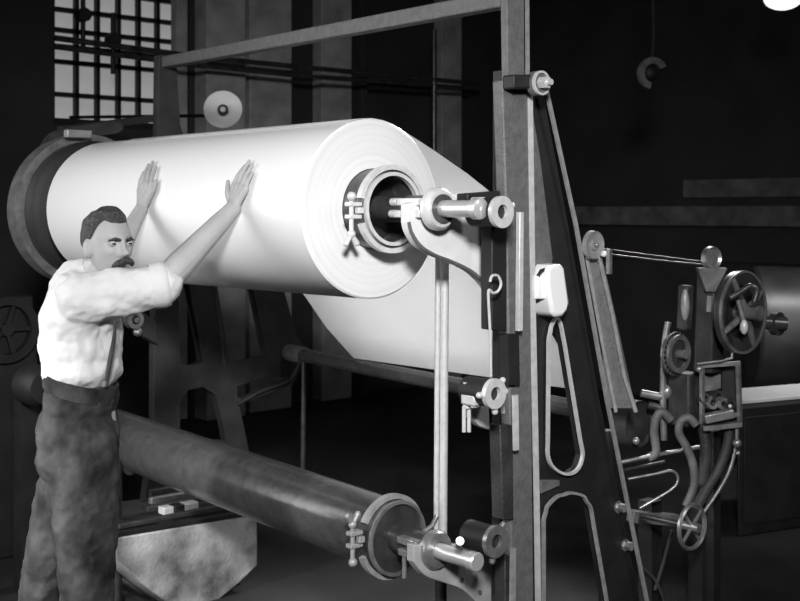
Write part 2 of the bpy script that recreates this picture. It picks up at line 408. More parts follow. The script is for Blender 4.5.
# T-slot guide strips on the left side of the post
MB().prism([Y(492, 226, YF-.03), Y(507, 226, YF-.03), Y(507, 332, YF-.03), Y(492, 330, YF-.03)], (0, .05, 0)).build('slide_block', 'black', nf, bevel=.004)
MB().beam(Y(520, 212, YF-.03), Y(519, 331, YF-.03), .018, .02, (1, 0, 0)).build('slide_bar', 'bright', nf, bevel=.002)
MB().prism([Y(508, 334, YF-.02), Y(519, 334, YF-.02), Y(520, 385, YF-.02), Y(509, 385, YF-.02)], (0, .04, 0)).build('slide_block', 'black', nf)
MB().beam(Y(515, 395, YF-.03), Y(516, 450, YF-.03), .010, .02, (1, 0, 0)).build('slide_bar', 'edge', nf)
MB().beam(Y(513, 548, YF-.03), Y(512, 640, YF-.03), .010, .02, (1, 0, 0)).build('slide_bar', 'edgedull', nf)
MB().prism([Y(500, 425, YF-.01), Y(513, 425, YF-.01), Y(514, 520, YF-.01), Y(503, 520, YF-.01)], (0, .05, 0)).build('slide_block', 'iron', nf, bevel=.004)
MB().prism([Y(505, 556, YF-.01), Y(512, 556, YF-.01), Y(512, 650, YF-.01), Y(506, 650, YF-.01)], (0, .05, 0)).build('slide_block', 'iron', nf, bevel=.004)

# white block hanging at the side of the post
wb = thing('counterweight', Y(560, 317, YF-.02), 'white rounded block hanging beside the tall post above the slim cut-out', 'weight')
pts = [(548, 270), (551, 265), (562, 264), (565, 268), (570, 303), (568, 311), (563, 317), (556, 317), (552, 312), (548, 285)]
MB().prism([Y(a, b, YF-.04) for a, b in pts], (0, .09, 0)).build('block', 'white', wb, bevel=.012)
MB().prism([Y(a, b, YF-.02) for a, b in ((538, 275), (546, 274), (546, 299), (538, 299))], (0, .05, 0)).build('lug', 'white', wb, bevel=.003)
MB().tube([Y(538, 276, YF-.02), Y(541, 271, YF-.02), Y(549, 268, YF-.02)], .006).build('strap', 'black', wb)

# top tie bar between the two frames
A, B = Y(508, -1, 2.70), Y(163, 63, 5.2)
tag(MB().beam(A, B, .06, .055).build('tie_beam', 'irongrey', bevel=.006), 'long grey beam joining the tops of the two machine frames', 'beam')

# ------------------------------------------------------------------ far machine frame
YG = 5.18
ff = thing('machine_frame', (3.1, YG, 0), 'dark cast-iron end frame behind the roll at the far left end', 'machine frame')
outer = xz([(157, 56), (173, 56), (177, 125), (194, 180), (256, 287), (281, 290), (293, 335), (301, 346), (300, 364), (290, 384), (236, 404), (250, 470)], YG)
xa = Y(262, 500, YG).x; xb = Y(152, 300, YG).x
outer += [(xa+.05, .30), (xa+.05, .22), (xb-.05, .22), (xb-.05, .30)]+xz([(152, 440), (152, 360)], YG)
h = [xz([(175, 284), (186, 284), (201, 362), (190, 366), (177, 364)], YG),
     xz([(214, 284), (250, 287), (264, 356), (240, 361), (226, 361)], YG),
     xz([(177, 440), (177, 400), (186, 389), (200, 386), (213, 394), (219, 415), (224, 440)], YG),
     xz([(234, 386), (262, 376), (284, 376), (284, 381), (262, 389), (240, 400), (234, 396)], YG)]
plate('web_plate', outer, h, .05, 'farir', ff, YG)
MB().tube(px_curve([(238, 404), (262, 391), (290, 380), (299, 362)], YG-.04), .010).build('rib', 'farir', ff)
MB().tube([Y(225, 366, YG-.03), Y(214, 284, YG-.03)], .010).build('rib', 'farir', ff)
MB().beam(Y(60, 130, YG+.05), Y(165, 117, YG+.05), .05, .035).build('rib', 'black', ff)
MB().prism([Y(132, 312, YG-.06), Y(143, 312, YG-.06), Y(156, 322, YG-.06), Y(158, 345, YG-.06), Y(142, 336, YG-.06), Y(132, 326, YG-.06)], (0, .05, 0)).build('bearing_arm', 'farir', ff, bevel=.006)
q = Y(136, 320, YG-.10)
MB().ring(q, YA, .043, .022, .05, 28).build('bearing_ring', 'dullst', ff)
MB().ring(q-YA*.01, YA, .012, .004, .05, 18).build('bearing_pin', 'dullst', ff)
MB().ball(q+Vector((.02, .02, -.06)), .022).build('grease_cup', 'dullst', ff)
# base rails below
rl = thing('base_rail', Y(190, 505, 4.5), 'dark grooved steel rails lying on top of the mottled drip tray', 'rail')
zr = Y(185, 522, 4.4).z+.012
for k, (yy, pa_, hh) in enumerate(((4.84, 150, .035), (4.73, 150, .028), (4.62, 146, .022), (4.45, 118, .018))):
    MB().beam((Y(pa_, 510, yy).x, yy, zr+hh/2), (Y(256, 505, yy).x, yy, zr+hh/2), .03, hh).build('rail', ('darkst', 'dullst', 'darkst', 'iron')[k], rl, bevel=.003)
for px_, w_, m_ in ((166, .05, 'bright'), (177, .05, 'black'), (189, .07, 'edge')):
    q = Y(px_, 514, 4.53); MB().box((q.x, 4.53, zr+.018), (w_, .05, .032)).build('rail_clip', m_, rl, bevel=.004)
dt = thing('drip_tray', (Y(190, 560, 4.4).x, 4.6, 0), 'mottled pale sheet-metal drip tray under the far end of the lower roller', 'tray')
pts = [(112, 538), (258, 514), (258, 566), (238, 585), (212, 606), (180, 612), (150, 590), (116, 562)]  # slanting lower outline follows the shadow edges across the lit face
MB().prism([Y(a, b, 4.4) for a, b in pts], (0, .5, 0)).build('body', 'concrete', dt, bevel=.01)
MB().prism([Y(112, 534, 4.4), Y(258, 510, 4.4), Y(258, 514, 4.4), Y(112, 538, 4.4)], (0, .5, 0)).build('cover', 'black', dt)

xa, xb = Y(140, 560, 4.5).x, Y(235, 560, 4.5).x
zl = min(Y(a, b, 4.4).z for a, b in pts)
for q in (xa, xb): MB().box((q, 4.65, (zl+.06)/2), (.05, .3, zl+.06)).build('leg', 'black', dt)
# small post left of the tray
pp = thing('guide_post', (Y(117, 470, 4.6).x, 4.6, 0), 'dark upright post with a small nut between the man and the tray', 'post')
a = Y(117, 440, 4.6); MB().cyl((a.x, 4.6, 0), (a.x, 4.6, a.z), .022).build('post', 'darkst', pp)
q = Y(131, 467, 4.58); MB().ring(q, YA, .035, .015, .02, 20).build('nut', 'darkst', pp)
MB().beam((a.x, 4.6, q.z), (q.x-.03, 4.6, q.z), .02, .02).build('link', 'darkst', pp)

# ------------------------------------------------------------------ big film roll
RX, RZ, RR = 2.61, 1.69, .30
Y0, Y1 = 3.03, 4.83
rt = thing('film_roll', (RX, (Y0+Y1)/2, RZ), 'huge white roll of film wound on a core, touched by the man', 'roll')
prof = [(0, .135), (0, RR-.006), (.006, RR), (Y1-Y0-.006, RR), (Y1-Y0, RR-.006), (Y1-Y0, .135)]
MB().lathe((RX, Y0, RZ), YA, prof, 128, cap=False).build('wound_film', 'roll', rt, origin=Vector((RX, Y0, RZ)), smooth=35)
MB().lathe((RX, Y0-.09, RZ), YA, [(0, .118), (0, .133), (2.1, .133), (2.1, .118)], 64, cap=False).build('core_tube', 'core', rt)
MB().cyl((RX, Y0+.02, RZ), (RX, Y0+.05, RZ), .12, seg=48).build('core_plug', 'black', rt)

def clamp(par, cxx, cyy, cz, r, m, wing_z, mm2, big=True):
    # split band clamp on the core end: outer band, inner lip, lugs, screw, wing nut
    o = Vector((cxx, cyy, cz))
    MB().arc(o, YA, r+.012, r-.004, .022, .25 if big else .5, 2*PI-.35, 64).build('clamp_band', m, par)
    MB().ring(o-YA*.004, YA, r-.012, r-.024, .02, 64).build('inner_lip', mm2, par)
    s = r+.03
    for dz in (-.020, .020): MB().box(o+Vector((-s, .01, dz+wing_z)), (.05, .03, .014)).build('clamp_lug', m, par, bevel=.003)
    MB().cyl(o+Vector((-s-.012, .005, wing_z-.085)), o+Vector((-s-.012, .005, wing_z+.055)), .0075, seg=12).build('clamp_screw', m, par)
    MB().box(o+Vector((-s+.012, -.006, wing_z)), (.022, .02, .02)).build('screw_block', m, par, bevel=.002)
    q = o+Vector((-s-.012, .005, wing_z+(-.075 if big else .05))); sg = -1 if big else 1
    w = MB().ball(q, .014, 12, 8)
    for dx in (-1, 1):
        w.limb([q, q+Vector((dx*.022, 0, sg*.030))], [.007, .010], 10)
    w.build('wing_nut', m, par)
    MB().ball(o+Vector((-s-.015, .0, wing_z+(.045 if big else -.07))), .015, 12, 8).build('screw_head', m, par)
clamp(rt, RX, Y0-.10, RZ, .133, 'bright', -.005, 'bright', True)

def spindle(par, x, z, y0, y1, m):                                    # journal, cone collar, driving dogs
    MB().cyl((x, y1, z), (x, y0+.55, z), .030, seg=28).build('shaft', 'darkst', par)
sp = thing('spindle', (RX, 2.75, RZ), 'bright steel spindle with flanged collar carrying the near end of the big roll', 'spindle')
MB().lathe((RX, 2.53, RZ), YA, [(0, .001), (0, .028), (.004, .033), (.03, .033), (.034, .026), (.26, .028), (.262, .001)], 36).build('journal', 'steel', sp)
MB().ring((RX, 2.694, RZ), YA, .046, .029, .006, 36).build('collar_shade', 'core', sp)  # dark ring put in as the shadow inside the collar
MB().lathe((RX, 2.70, RZ), YA, [(0, .030), (0, .058), (.012, .068), (.030, .068), (.04, .045), (.04, .030)], 40, cap=False).build('collar', 'bright', sp)
MB().cyl((RX, 2.74, RZ), (RX, 3.04, RZ), .044, seg=30).build('sleeve', 'darkst', sp)
for dz, dx, L in ((.022, -.03, .10), (-.016, -.034, .12)):
    MB().box((RX+dx-.012, 2.80, RZ+dz), (.036, L, .024)).build('driving_dog', 'bright', sp, bevel=.003)
    MB().cyl((RX+dx-.012, 2.86, RZ+dz), (RX+dx-.012, 2.89, RZ+dz), .013, seg=12).build('set_screw', 'bright', sp)

def bearing(par, px, py, y, r, m, body, ears=((.9, .35), (-.8, -.2))):   # split bearing ring on a dark housing with clamp bolts
    o = Y(px, py, y)
    MB().ring(o, YA, r, r*.46, .016, 36).build('bearing_ring', m, par)
    MB().cyl(o+YA*.014, o+YA*.12, r*.93, seg=30).build('bearing_housing', body, par)
    for ax, az in ears:
        d = Vector((ax, 0, az)).normalized(); MB().limb([o+YA*.015+d*r*.9, o+YA*.015+d*(r+.012)], [.010, .010], 10).build('bolt_lug', m, par)

ub = thing('bearing_bracket', (2.85, 2.76, 1.5), 'pale curved bracket with bearing ring holding the upper spindle to the post', 'bracket')
yb = 2.76
cv = catmull([Y(a, b, yb) for a, b in ((408, 222), (411, 233), (420, 246), (434, 255), (452, 262), (472, 272), (486, 286), (497, 303))], 5)
MB().prism([Y(440, 194, yb), Y(408, 204, yb)]+cv+[Y(499, 303, yb), Y(499, 196, yb)], (0, .035, 0)).build('bracket_plate', 'paint', ub, bevel=.003)
MB().tube([p_-YA*.004 for p_ in cv], .0055, 8).build('bracket_rim', 'ironmid', ub)
MB().beam(Y(462, 199, yb-.05), Y(500, 196, yb-.05), .05, .035).build('cap_arm', 'black', ub, bevel=.005)
MB().box(Y(479, 202, yb-.17), (.03, .05, .03)).build('cap_lug', 'bright', ub, bevel=.006)
MB().box(Y(488, 215, yb-.12), (.06, .1, .07)).build('housing_block', 'black', ub, bevel=.01)
bearing(ub, 503, 212, 2.50, .049, 'bright', 'black', ((1, .35),))

# loose web of film: over the roll, down to the guide roller
wt = MB(); top = math.radians(64)
prof = [(RX+math.cos(math.radians(a))*(RR+.004), RZ+math.sin(math.radians(a))*(RR+.004)) for a in (110, 100, 90, 80, 72, 64)]
pa = Vector((prof[-1][0], 0, prof[-1][1])); 
prof += [(2.90, 1.895), (3.06, 1.82), (3.20, 1.745), (3.24, 1.70), (3.262, 1.66)]
prof += [(3.35, 1.48), (3.45, 1.30), (3.60, 1.12), (3.765, .965)]
yn, yfar = Y0+.012, 4.52
wt.grid([[Vector((x, yn+(yfar-yn)*t, z)) for t in (0, .25, .5, .75, 1)] for x, z in prof], close=False, cap=False)
web = wt.build('film_web', 'film', smooth=180)
tag(web, 'pale translucent sheet of film running down from behind the big roll', 'film')
so = web.modifiers.new('thick', 'SOLIDIFY'); so.thickness = .0012
# idler and guide rollers
tag(MB().cyl((3.205, 2.8, 1.703), (3.205, 5.15, 1.703), .038, seg=24).build('idler_roller', 'dullst'), 'slim idler roller behind the big roll carrying the film sheet', 'roller')
gr = thing('guide_roller', (3.78, 4.1, .93), 'dark guide roller below the pale film sheet', 'roller')
ga, gb = Y(577, 409, 3.02), Y(292, 353, 5.12)
MB().cyl(ga, gb, .036, seg=28).build('roller', 'rubber', gr)
gd = (gb-ga).normalized(); MB().cyl(gb-gd*.12, gb+gd*.03, .045, seg=20).build('end_cap', 'ironmid', gr)
MB().cyl(Y(304, 360, 5.0), Vector((Y(302, 470, 5.0).x, 5.0, 0)), .013).build('drop_rod', 'darkst', gr)

# double polished rod
rd = thing('guide_rod', (P(441, 525, 4.08).x, P(441, 525, 4.08).y, 0), 'pair of bright vertical rods in front of the film sheet', 'rod')
for a, r_ in ((438, .009), (445, .0145)):
    t0, t1 = P(a, 235, 4.12), P(a-2, 540, 4.12)
    MB().cyl((t1.x, t1.y, t1.z), (t0.x, t0.y, t0.z), r_, seg=16).build('rod', 'bright', rd)
p = P(441, 540, 4.12); MB().cyl((p.x, p.y, 0), (p.x, p.y, p.z), .02, seg=14).build('rod_foot', 'black', rd)
# hooked wire
hk = [(491, 376), (490, 330), (488.5, 300), (489, 290), (493, 293), (498, 291), (501, 284), (498, 276), (492, 276), (490, 282)]
tag(MB().tube(px_curve(hk, 2.58), .0045, 8).build('hooked_wire', 'bright'), 'thin bright wire with a looped end hanging beside the post', 'wire')

# middle bearing
mbg = thing('bearing_clamp', Y(490, 394, 2.62), 'small bright split bearing clamp halfway up the post', 'bearing')
bearing(mbg, 496, 394, 2.50, .046, 'bright', 'black', ((.9, .7), (1, .0), (-1, 0), (.2, -1)))
MB().tube([Y(467, 382, 2.6), Y(467, 408, 2.6)], .013, 10).build('clamp_bar', 'bright', mbg)
MB().box(Y(473, 399, 2.58), (.05, .06, .035)).build('clamp_block', 'bright', mbg, bevel=.006)
MB().box(Y(477, 388, 2.6), (.05, .05, .03)).build('clamp_block', 'bright', mbg, bevel=.009)
MB().box(Y(482, 393, 2.63), (.12, .08, .07)).build('housing_block', 'black', mbg, bevel=.01)
for a in (464, 469): MB().cyl(Y(a, 406, 2.6), Y(a, 432, 2.6), .0065, seg=12).build('drop_bolt', 'bright', mbg)
MB().prism([Y(471, 408, 2.68), Y(489, 406, 2.68), Y(490, 430, 2.68), Y(480, 426, 2.68), Y(472, 418, 2.68)], (0, .03, 0)).build('wedge_plate', 'paint', mbg, bevel=.003)
MB().box(Y(503, 410, 2.6), (.008, .01, .02)).build('pin', 'bright', mbg)

# ------------------------------------------------------------------ lower roller
LX, LZ, LR = 2.635, .607, .117
L0, L1 = 2.99, 5.05
LA = Vector((0, 1, .038))
lr = thing('lower_roller', (LX, 4.0, LZ), 'long dark empty roller slanting away below the big roll', 'roller')
MB().lathe((LX, L0, LZ+.004), LA, [(0, LR-.012), (0, LR), (L1-L0, LR), (L1-L0, LR-.012)], 64, cap=False).build('tube', 'rubber', lr)
MB().lathe((LX, L0-.05, LZ), YA, [(0, .03), (0, .10), (.012, .122), (.05, .122), (.06, .03)], 56, cap=False).build('end_flange', 'darkst', lr)
MB().ring((LX, L0-.058, LZ), YA, .123, .112, .012, 56).build('flange_rim', 'dullst', lr)
clamp(lr, LX, L0-.03, LZ, .128, 'edgedull', .02, 'darkst', False)
ls = thing('lower_spindle', (LX, 2.75, LZ), 'steel spindle with collar at the near end of the lower roller', 'spindle')
MB().lathe((LX, 2.57, LZ), YA, [(0, .001), (0, .026), (.004, .030), (.03, .030), (.034, .025), (.26, .026), (.262, .001)], 36).build('journal', 'steel', ls)
MB().lathe((LX, 2.74, LZ), YA, [(0, .028), (0, .055), (.012, .062), (.03, .062), (.04, .04), (.04, .028)], 40, cap=False).build('collar', 'dullst', ls)
MB().cyl((LX, 2.78, LZ), (LX, 2.98, LZ), .045, seg=28).build('sleeve', 'darkst', ls)
for dz, dx in ((.02, -.035), (-.02, -.03)):
    MB().box((LX+dx-.012, 2.83, LZ+dz), (.03, .09, .022)).build('driving_dog', 'dullst', ls, bevel=.003)
MB().cyl((LX-.05, 2.85, LZ-.03), (LX-.05, 2.85, LZ-.10), .008, seg=10).build('set_screw', 'dullst', ls)
lb = thing('lower_bracket', (2.9, 2.78, .5), 'grey curved bracket with bearing ring holding the lower spindle', 'bracket')
cv = catmull([Y(a, b, yb) for a, b in ((414, 562), (426, 576), (445, 583), (463, 590), (477, 603), (486, 616))], 5)
MB().prism([Y(414, 545, yb)]+cv+[Y(492, 616, yb), Y(492, 545, yb)], (0, .035, 0)).build('bracket_plate', 'paintg', lb, bevel=.003)
for a, b in ((462, 580), (480, 592)): MB().cyl(Y(a, b, yb-.008), Y(a, b, yb+.01), .007, seg=10).build('bolt', 'black', lb)
MB().box(Y(474, 547, 2.68), (.09, .08, .035)).build('housing_block', 'dullst', lb, bevel=.006)
MB().box(Y(485, 535, 2.70), (.06, .06, .04)).build('housing_block', 'ironmid', lb, bevel=.006)
MB().cyl(Y(460, 541, 2.56), Y(460, 541, 2.70), .013, seg=14).build('clamp_pin', 'dullst', lb)
MB().tube([Y(424, 532, 2.8), Y(432, 526, 2.8), Y(437, 516, 2.8)], .008).build('grease_pipe', 'dullst', lb)
bearing(lb, 497, 542, 2.56, .050, 'dullst', 'black', ((.8, .8), (-.1, -1)))

# ------------------------------------------------------------------ brake wheel at the far end of the roll
bwh = thing('brake_wheel', (RX, 4.95, RZ), 'glossy dark wheel on the far end of the big roll', 'wheel')
MB().lathe((RX, 4.93, RZ), YA, [(0, .14), (0, .285), (.02, .31), (.12, .31), (.17, .295), (.17, .14)], 72, cap=False).build('disc', 'black', bwh)
MB().ring((RX, 5.02, RZ), YA, .345, .30, .10, 72).build('rim', 'dullst', bwh)
MB().ring((RX, 4.91, RZ), YA, .20, .14, .05, 48).build('hub', 'dullst', bwh)
gd_ = thing('wheel_guard', Y(70, 140, 5.1), 'dark beam with rounded guard above the far wheel', 'guard')
MB().prism(px_curve([(40, 152), (52, 133), (80, 126), (118, 122), (120, 132), (88, 138), (62, 150), (50, 160)], 5.115, 4), (0, .03, 0)).build('guard', 'iron', gd_)
MB().box(Y(78, 134, 4.97), (.12, .04, .035)).build('plate', 'edgedull', gd_, bevel=.004)

# dim machinery at the far left edge
dm = thing('stand_with_wheel', Vector((Y(14, 400, 5.6).x, 5.6, 0)), 'dim machine stand with a wheel at the left edge', 'machine')
a = Y(14, 300, 5.6); MB().prism([Vector((a.x-.25, 5.6, 0)), Vector((a.x-.18, 5.6, a.z+.02)), Vector((a.x+.1, 5.6, a.z+.02)), Vector((a.x+.2, 5.6, 0))], (0, .1, 0)).build('stand', 'black', dm, bevel=.01)
q = Y(8, 330, 5.55); MB().ring(q, YA, .16, .12, .05, 40).build('wheel_rim', 'black', dm); MB().cyl(q, q+YA*.06, .03).build('wheel_hub', 'black', dm)
for k in range(5):
    t_ = 2*PI*k/5; MB().beam(q+YA*.025, q+YA*.025+Vector((math.cos(t_)*.13, 0, math.sin(t_)*.13)), .02, .02).build('spoke', 'black', dm)
q = Y(46, 374, 4.9)
sk = thing('sack', Vector((q.x, q.y, 0)), 'dim rounded end of a drum behind the man at the left', 'drum')
MB().lathe((q.x, q.y, q.z-.06), YA, [(0, .001), (0, .07), (.03, .09), (.15, .09), (.15, .001)], 32).build('shell', 'black', sk)
MB().beam((q.x, q.y+.2, 0), (q.x, q.y+.2, q.z-.09), .08, .08).build('stand', 'black', sk)
sk.name = 'metal_drum'; ORG[sk.name] = Vector((q.x, q.y, 0))

# ------------------------------------------------------------------ guide arm with pulley behind the near frame
D1 = 4.75
ga_ = thing('slanting_guide', P(620, 410, D1), 'grey slanting arm with bright edges topped by a small disc, behind the frame', 'arm')
MB().prism([P(588, 258, D1), P(599, 258, D1), P(612, 315, D1), P(632, 408, D1), P(606, 408, D1), P(600, 320, D1)], C(.02, .04, 0)).build('arm', 'irongrey', ga_)
MB().tube([P(599.5, 258, D1-.02), P(612.5, 315, D1-.02), P(624, 375, D1-.02), P(636, 412, D1-.02)], .0085, 8).build('arm_edge', 'edgedull', ga_)
MB().tube([P(587, 258, D1-.02), P(602, 340, D1-.02), P(616, 412, D1-.02)], .0075, 8).build('arm_edge', 'edgedull', ga_)
q = P(595.5, 245, D1-.06)
MB().lathe(q, YA, [(0, .001), (-.0, .02), (.008, .022), (.004, .046), (0, .055), (.02, .057), (.02, .001)], 36).build('disc', 'edgedull', ga_)
MB().ball(q-YA*.004, .009).build('disc_pin', 'dullst', ga_); MB().ball(P(604, 254, D1-.09), .012).build('latch', 'white', ga_)
MB().cyl(P(606, 430, D1+.1), Vector((P(606, 430, D1+.1).x, P(606, 430, D1+.1).y, 0)), .03).build('foot', 'black', ga_)

# ------------------------------------------------------------------ slitting machine on the right
DS = 5.0
sm = thing('slitting_machine', Vector((P(700, 560, DS).x, P(700, 560, DS).y, 0)), 'intricate dark machine with pulleys, cranks and a hand wheel on the right', 'machine')
def sp_(pts, D=DS, n=6): return catmull([P(a, b, D) for a, b in pts], n)
def part(mb, name, m, **k): return mb.build(name, m, sm, **k)
# connecting rods to the guide arm
for yy in (0, 8): part(MB().tube([P(604, 249+yy*.6, D1+.02), P(655, 256+yy*.5, DS), P(705, 262+yy*.4, DS)], .004, 8), 'tie_rod', 'darkst')
part(MB().beam(P(609, 249, D1), P(609, 274, D1), .02, .015), 'rod_link', 'dullst')
# upright with small disc
part(MB().beam(P(712, 268, DS), P(708, 372, DS), .09, .09), 'upright', 'iron', bevel=.008)
part(MB().prism([P(698, 268, DS-.08), P(728, 268, DS-.08), P(716, 292, DS-.08), P(706, 292, DS-.08)], C(0, .05, 0)), 'head_bracket', 'ironmid', bevel=.004)
q = P(713, 258, DS-.06); part(MB().lathe(q, YA+Vector((.2, 0, 0)), [(0, .001), (.006, .036), (-.004, .046), (.02, .048), (.02, .001)], 30), 'disc', 'dullst')
part(MB().beam(P(686, 285, DS-.1), P(684, 330, DS-.1), .05, .05), 'side_upright', 'iron', bevel=.01)
part(MB().ball(P(685, 305, DS-.14), (.018, .018, .065), 14, 10), 'highlight_oval', 'edgedull')  # bright highlight shaped as a pale oval
part(MB().beam(P(710, 296, DS-.06), P(709, 312, DS-.06), .02, .01), 'name_plate', 'edgedull')
# large belt pulley
q = P(741, 312, DS-.1)
part(MB().lathe(q, YA, [(0, .11), (-.012, .160), (.0, .168), (.02, .168), (.02, .11)], 56, cap=False), 'pulley_rim', 'darkst')
part(MB().ring(q-YA*.018, YA, .170, .160, .012, 56), 'pulley_edge', 'dullst')
part(MB().cyl(q+YA*.02, q+YA*.05, .11, seg=32), 'pulley_disc', 'black')
part(MB().cyl(q-YA*.09, q+YA*.12, .03, seg=20), 'pulley_hub', 'dullst')
for k in range(4):
    t_ = .5+2*PI*k/4; d = Vector((math.cos(t_), 0, math.sin(t_)))
    part(MB().limb([q-YA*.02+d*.02, q-YA*.01+d*.15], [.018, .012], 10), 'spoke', 'ironmid')
part(MB().tube(sp_([(730, 298), (742, 291), (750, 286), (757, 290), (754, 302)], DS-.25), .012), 'crank', 'darkst')
part(MB().ball(P(744, 327, DS-.24), (.016, .016, .03)), 'crank_knob', 'edge')
part(MB().tube([P(738, 300, DS-.23), P(744, 322, DS-.23)], .010), 'crank_pin', 'dullst')
part(MB().tube([P(760, 322, DS+.1), P(786, 324, DS+.1)], .03), 'drive_shaft', 'darkst')
part(MB().lathe(P(780, 324, DS+.1), YA, [(0, .001), (0, .05), (.03, .05), (.03, .001)]), 'shaft_collar', 'darkst')
# gear wheel
q = P(680, 354, DS-.1)
part(MB().ring(q, YA, .078, .058, .04, 40), 'gear_rim', 'dullst'); part(MB().cyl(q+YA*.01, q+YA*.03, .06, seg=30), 'gear_web', 'iron')
part(MB().cyl(q-YA*.03, q+YA*.05, .018), 'gear_hub', 'ironmid')
g_ = MB()
for k in range(24):
    t_ = 2*PI*k/24; d = Vector((math.cos(t_), 0, math.sin(t_))); g_.beam(q+YA*.02+d*.074, q+YA*.02+d*.088, .035, .010, (0, 1, 0))
part(g_, 'gear_teeth', 'ironmid')
part(MB().tube(sp_([(668, 322), (664, 350), (663, 400), (664, 440)], DS), .014), 'standard', 'dullst')
part(MB().beam(P(684, 372, DS), P(684, 425, DS), .11, .09), 'column', 'iron', bevel=.01)
# small open box frame with jumbled fittings
for a, b in (((702, 366), (702, 424)), ((738, 363), (740, 424)), ((700, 366), (740, 363)), ((700, 420), (740, 414))):
    part(MB().beam(P(*a, DS-.08), P(*b, DS-.08), .016, .016), 'frame_bar', 'dullst')
part(MB().prism([P(704, 368, DS+.02), P(722, 366, DS+.02), P(722, 388, DS+.02), P(704, 392, DS+.02)], C(0, .02, 0)), 'back_plate', 'ironmid')
part(MB().prism([P(722, 366, DS+.0), P(737, 366, DS+.0), P(738, 414, DS), P(722, 416, DS)], C(0, .02, 0)), 'back_plate', 'black')
for i, (a, b) in enumerate(((706, 399), (713, 403), (719, 397), (724, 404), (731, 405))):
    part(MB().ring(P(a, b, DS-.08), Vector((.4, 1, .2*(i-2))), .026, .014, .03, 20), 'knife_ring', 'dullst' if i % 2 else 'darkst')
part(MB().ball(P(730, 406, DS-.11), .008), 'pin', 'bright')
part(MB().beam(P(704, 419, DS-.12), P(733, 413, DS-.12), .05, .035), 'tool_slide', 'dullst', bevel=.004)
part(MB().beam(P(702, 428, DS-.1), P(741, 424, DS-.1), .05, .02), 'lower_slide', 'ironmid', bevel=.003)
part(MB().tube([P(697, 364, DS-.1), P(722, 361, DS-.1), P(732, 358, DS-.1), P(732, 348, DS-.1)], .006), 'oil_pipe', 'dullst')
part(MB().ball(P(699, 369, DS-.12), .014), 'oil_cup', 'dullst')
# curved hooks and arc arm
part(MB().tube(sp_([(671, 420), (662, 412), (656, 418), (654, 432), (656, 452), (648, 458)], DS-.05), .018, 12), 'hook_arm', 'ironmid')
part(MB().tube(sp_([(696, 425), (689, 418), (681, 421), (679, 433), (687, 448), (693, 465), (694, 485), (686, 506)], DS-.12), .017, 12), 'hook_arm', 'ironmid')
part(MB().limb(sp_([(704, 430), (706, 450), (703, 482)], DS-.05, 3), [.024]*7, 12), 'inner_arm', 'iron')
part(MB().tube(sp_([(737, 426), (736, 446), (729, 472), (716, 495), (704, 512)], DS-.1), .0075, 10), 'arc_rod', 'dullst')
part(MB().tube(sp_([(730, 428), (727, 448), (718, 470), (706, 490), (696, 508)], DS-.06), .022, 12), 'arc_arm', 'iron')
part(MB().ball(P(737, 443, DS-.14), .018), 'arc_pin', 'dullst'); part(MB().ball(P(738, 453, DS-.14), .010), 'arc_pin', 'dullst')
# big dark drum, cylinders, shafts at the left of the machine
q = P(640, 424, DS+.05); part(MB().lathe(q, YA, [(0, .001), (.01, .085), (0, .098), (.08, .098), (.08, .001)], 40), 'belt_drum', 'iron')
part(MB().ball(P(636, 441, DS-.05), .016), 'drum_pin', 'dullst')
part(MB().cyl(P(641, 393, DS), P(661, 397, DS), .016), 'roller', 'dullst'); part(MB().cyl(P(648, 405, DS), P(660, 408, DS), .014), 'roller', 'darkst')
part(MB().ball(P(667, 392, DS), (.02, .02, .03)), 'oil_cup', 'dullst')
part(MB().tube([P(618, 463, 4.9), P(656, 455, 4.95), P(705, 446, DS)], .009), 'cross_shaft', 'dullst')
part(MB().tube([P(624, 470, 4.9), P(664, 462, DS)], .007), 'cross_shaft', 'darkst')
part(MB().tube(sp_([(628, 479), (655, 474), (672, 471), (678, 478), (672, 489), (640, 508)], 4.95), .006), 'belt_guide', 'dullst')
part(MB().beam(P(630, 516, DS), P(676, 520, DS+.1), .05, .05), 'base_beam', 'ironmid', bevel=.005)
part(MB().tube(sp_([(672, 530), (664, 560), (655, 590)], DS), .008), 'foot_rod', 'darkst')
part(MB().tube(sp_([(640, 565), (655, 580), (664, 600)], DS), .008), 'foot_rod', 'darkst')
for a in (650, 700):
    t_ = P(a, 500, DS+.08); part(MB().beam((t_.x, t_.y, 0), t_, .07, .07), 'leg', 'black')
t_ = P(712, 430, DS+.05); part(MB().beam((t_.x, t_.y, 0), t_, .05, .05), 'leg', 'black')
# hand wheel
q = P(693, 527, DS-.3)
hw = part(MB().lathe(q, YA, [(0, .078), (-.006, .086), (0, .093), (.010, .093), (.014, .086), (.010, .078)], 48, cap=False), 'hand_wheel', 'dullst')
MB().cyl(q-YA*.03, q+YA*.05, .018).build('hub', 'dullst', hw)
for k in range(4):
    t_ = .7+2*PI*k/4; d = Vector((math.cos(t_), 0, math.sin(t_)))
    MB().limb([q+YA*.005+d*.01, q+YA*.005+d*.082], [.008, .006], 8).build('spoke', 'dullst', hw)
MB().tube([q+YA*.05, q+YA*.25], .012).build('axle', 'darkst', hw)

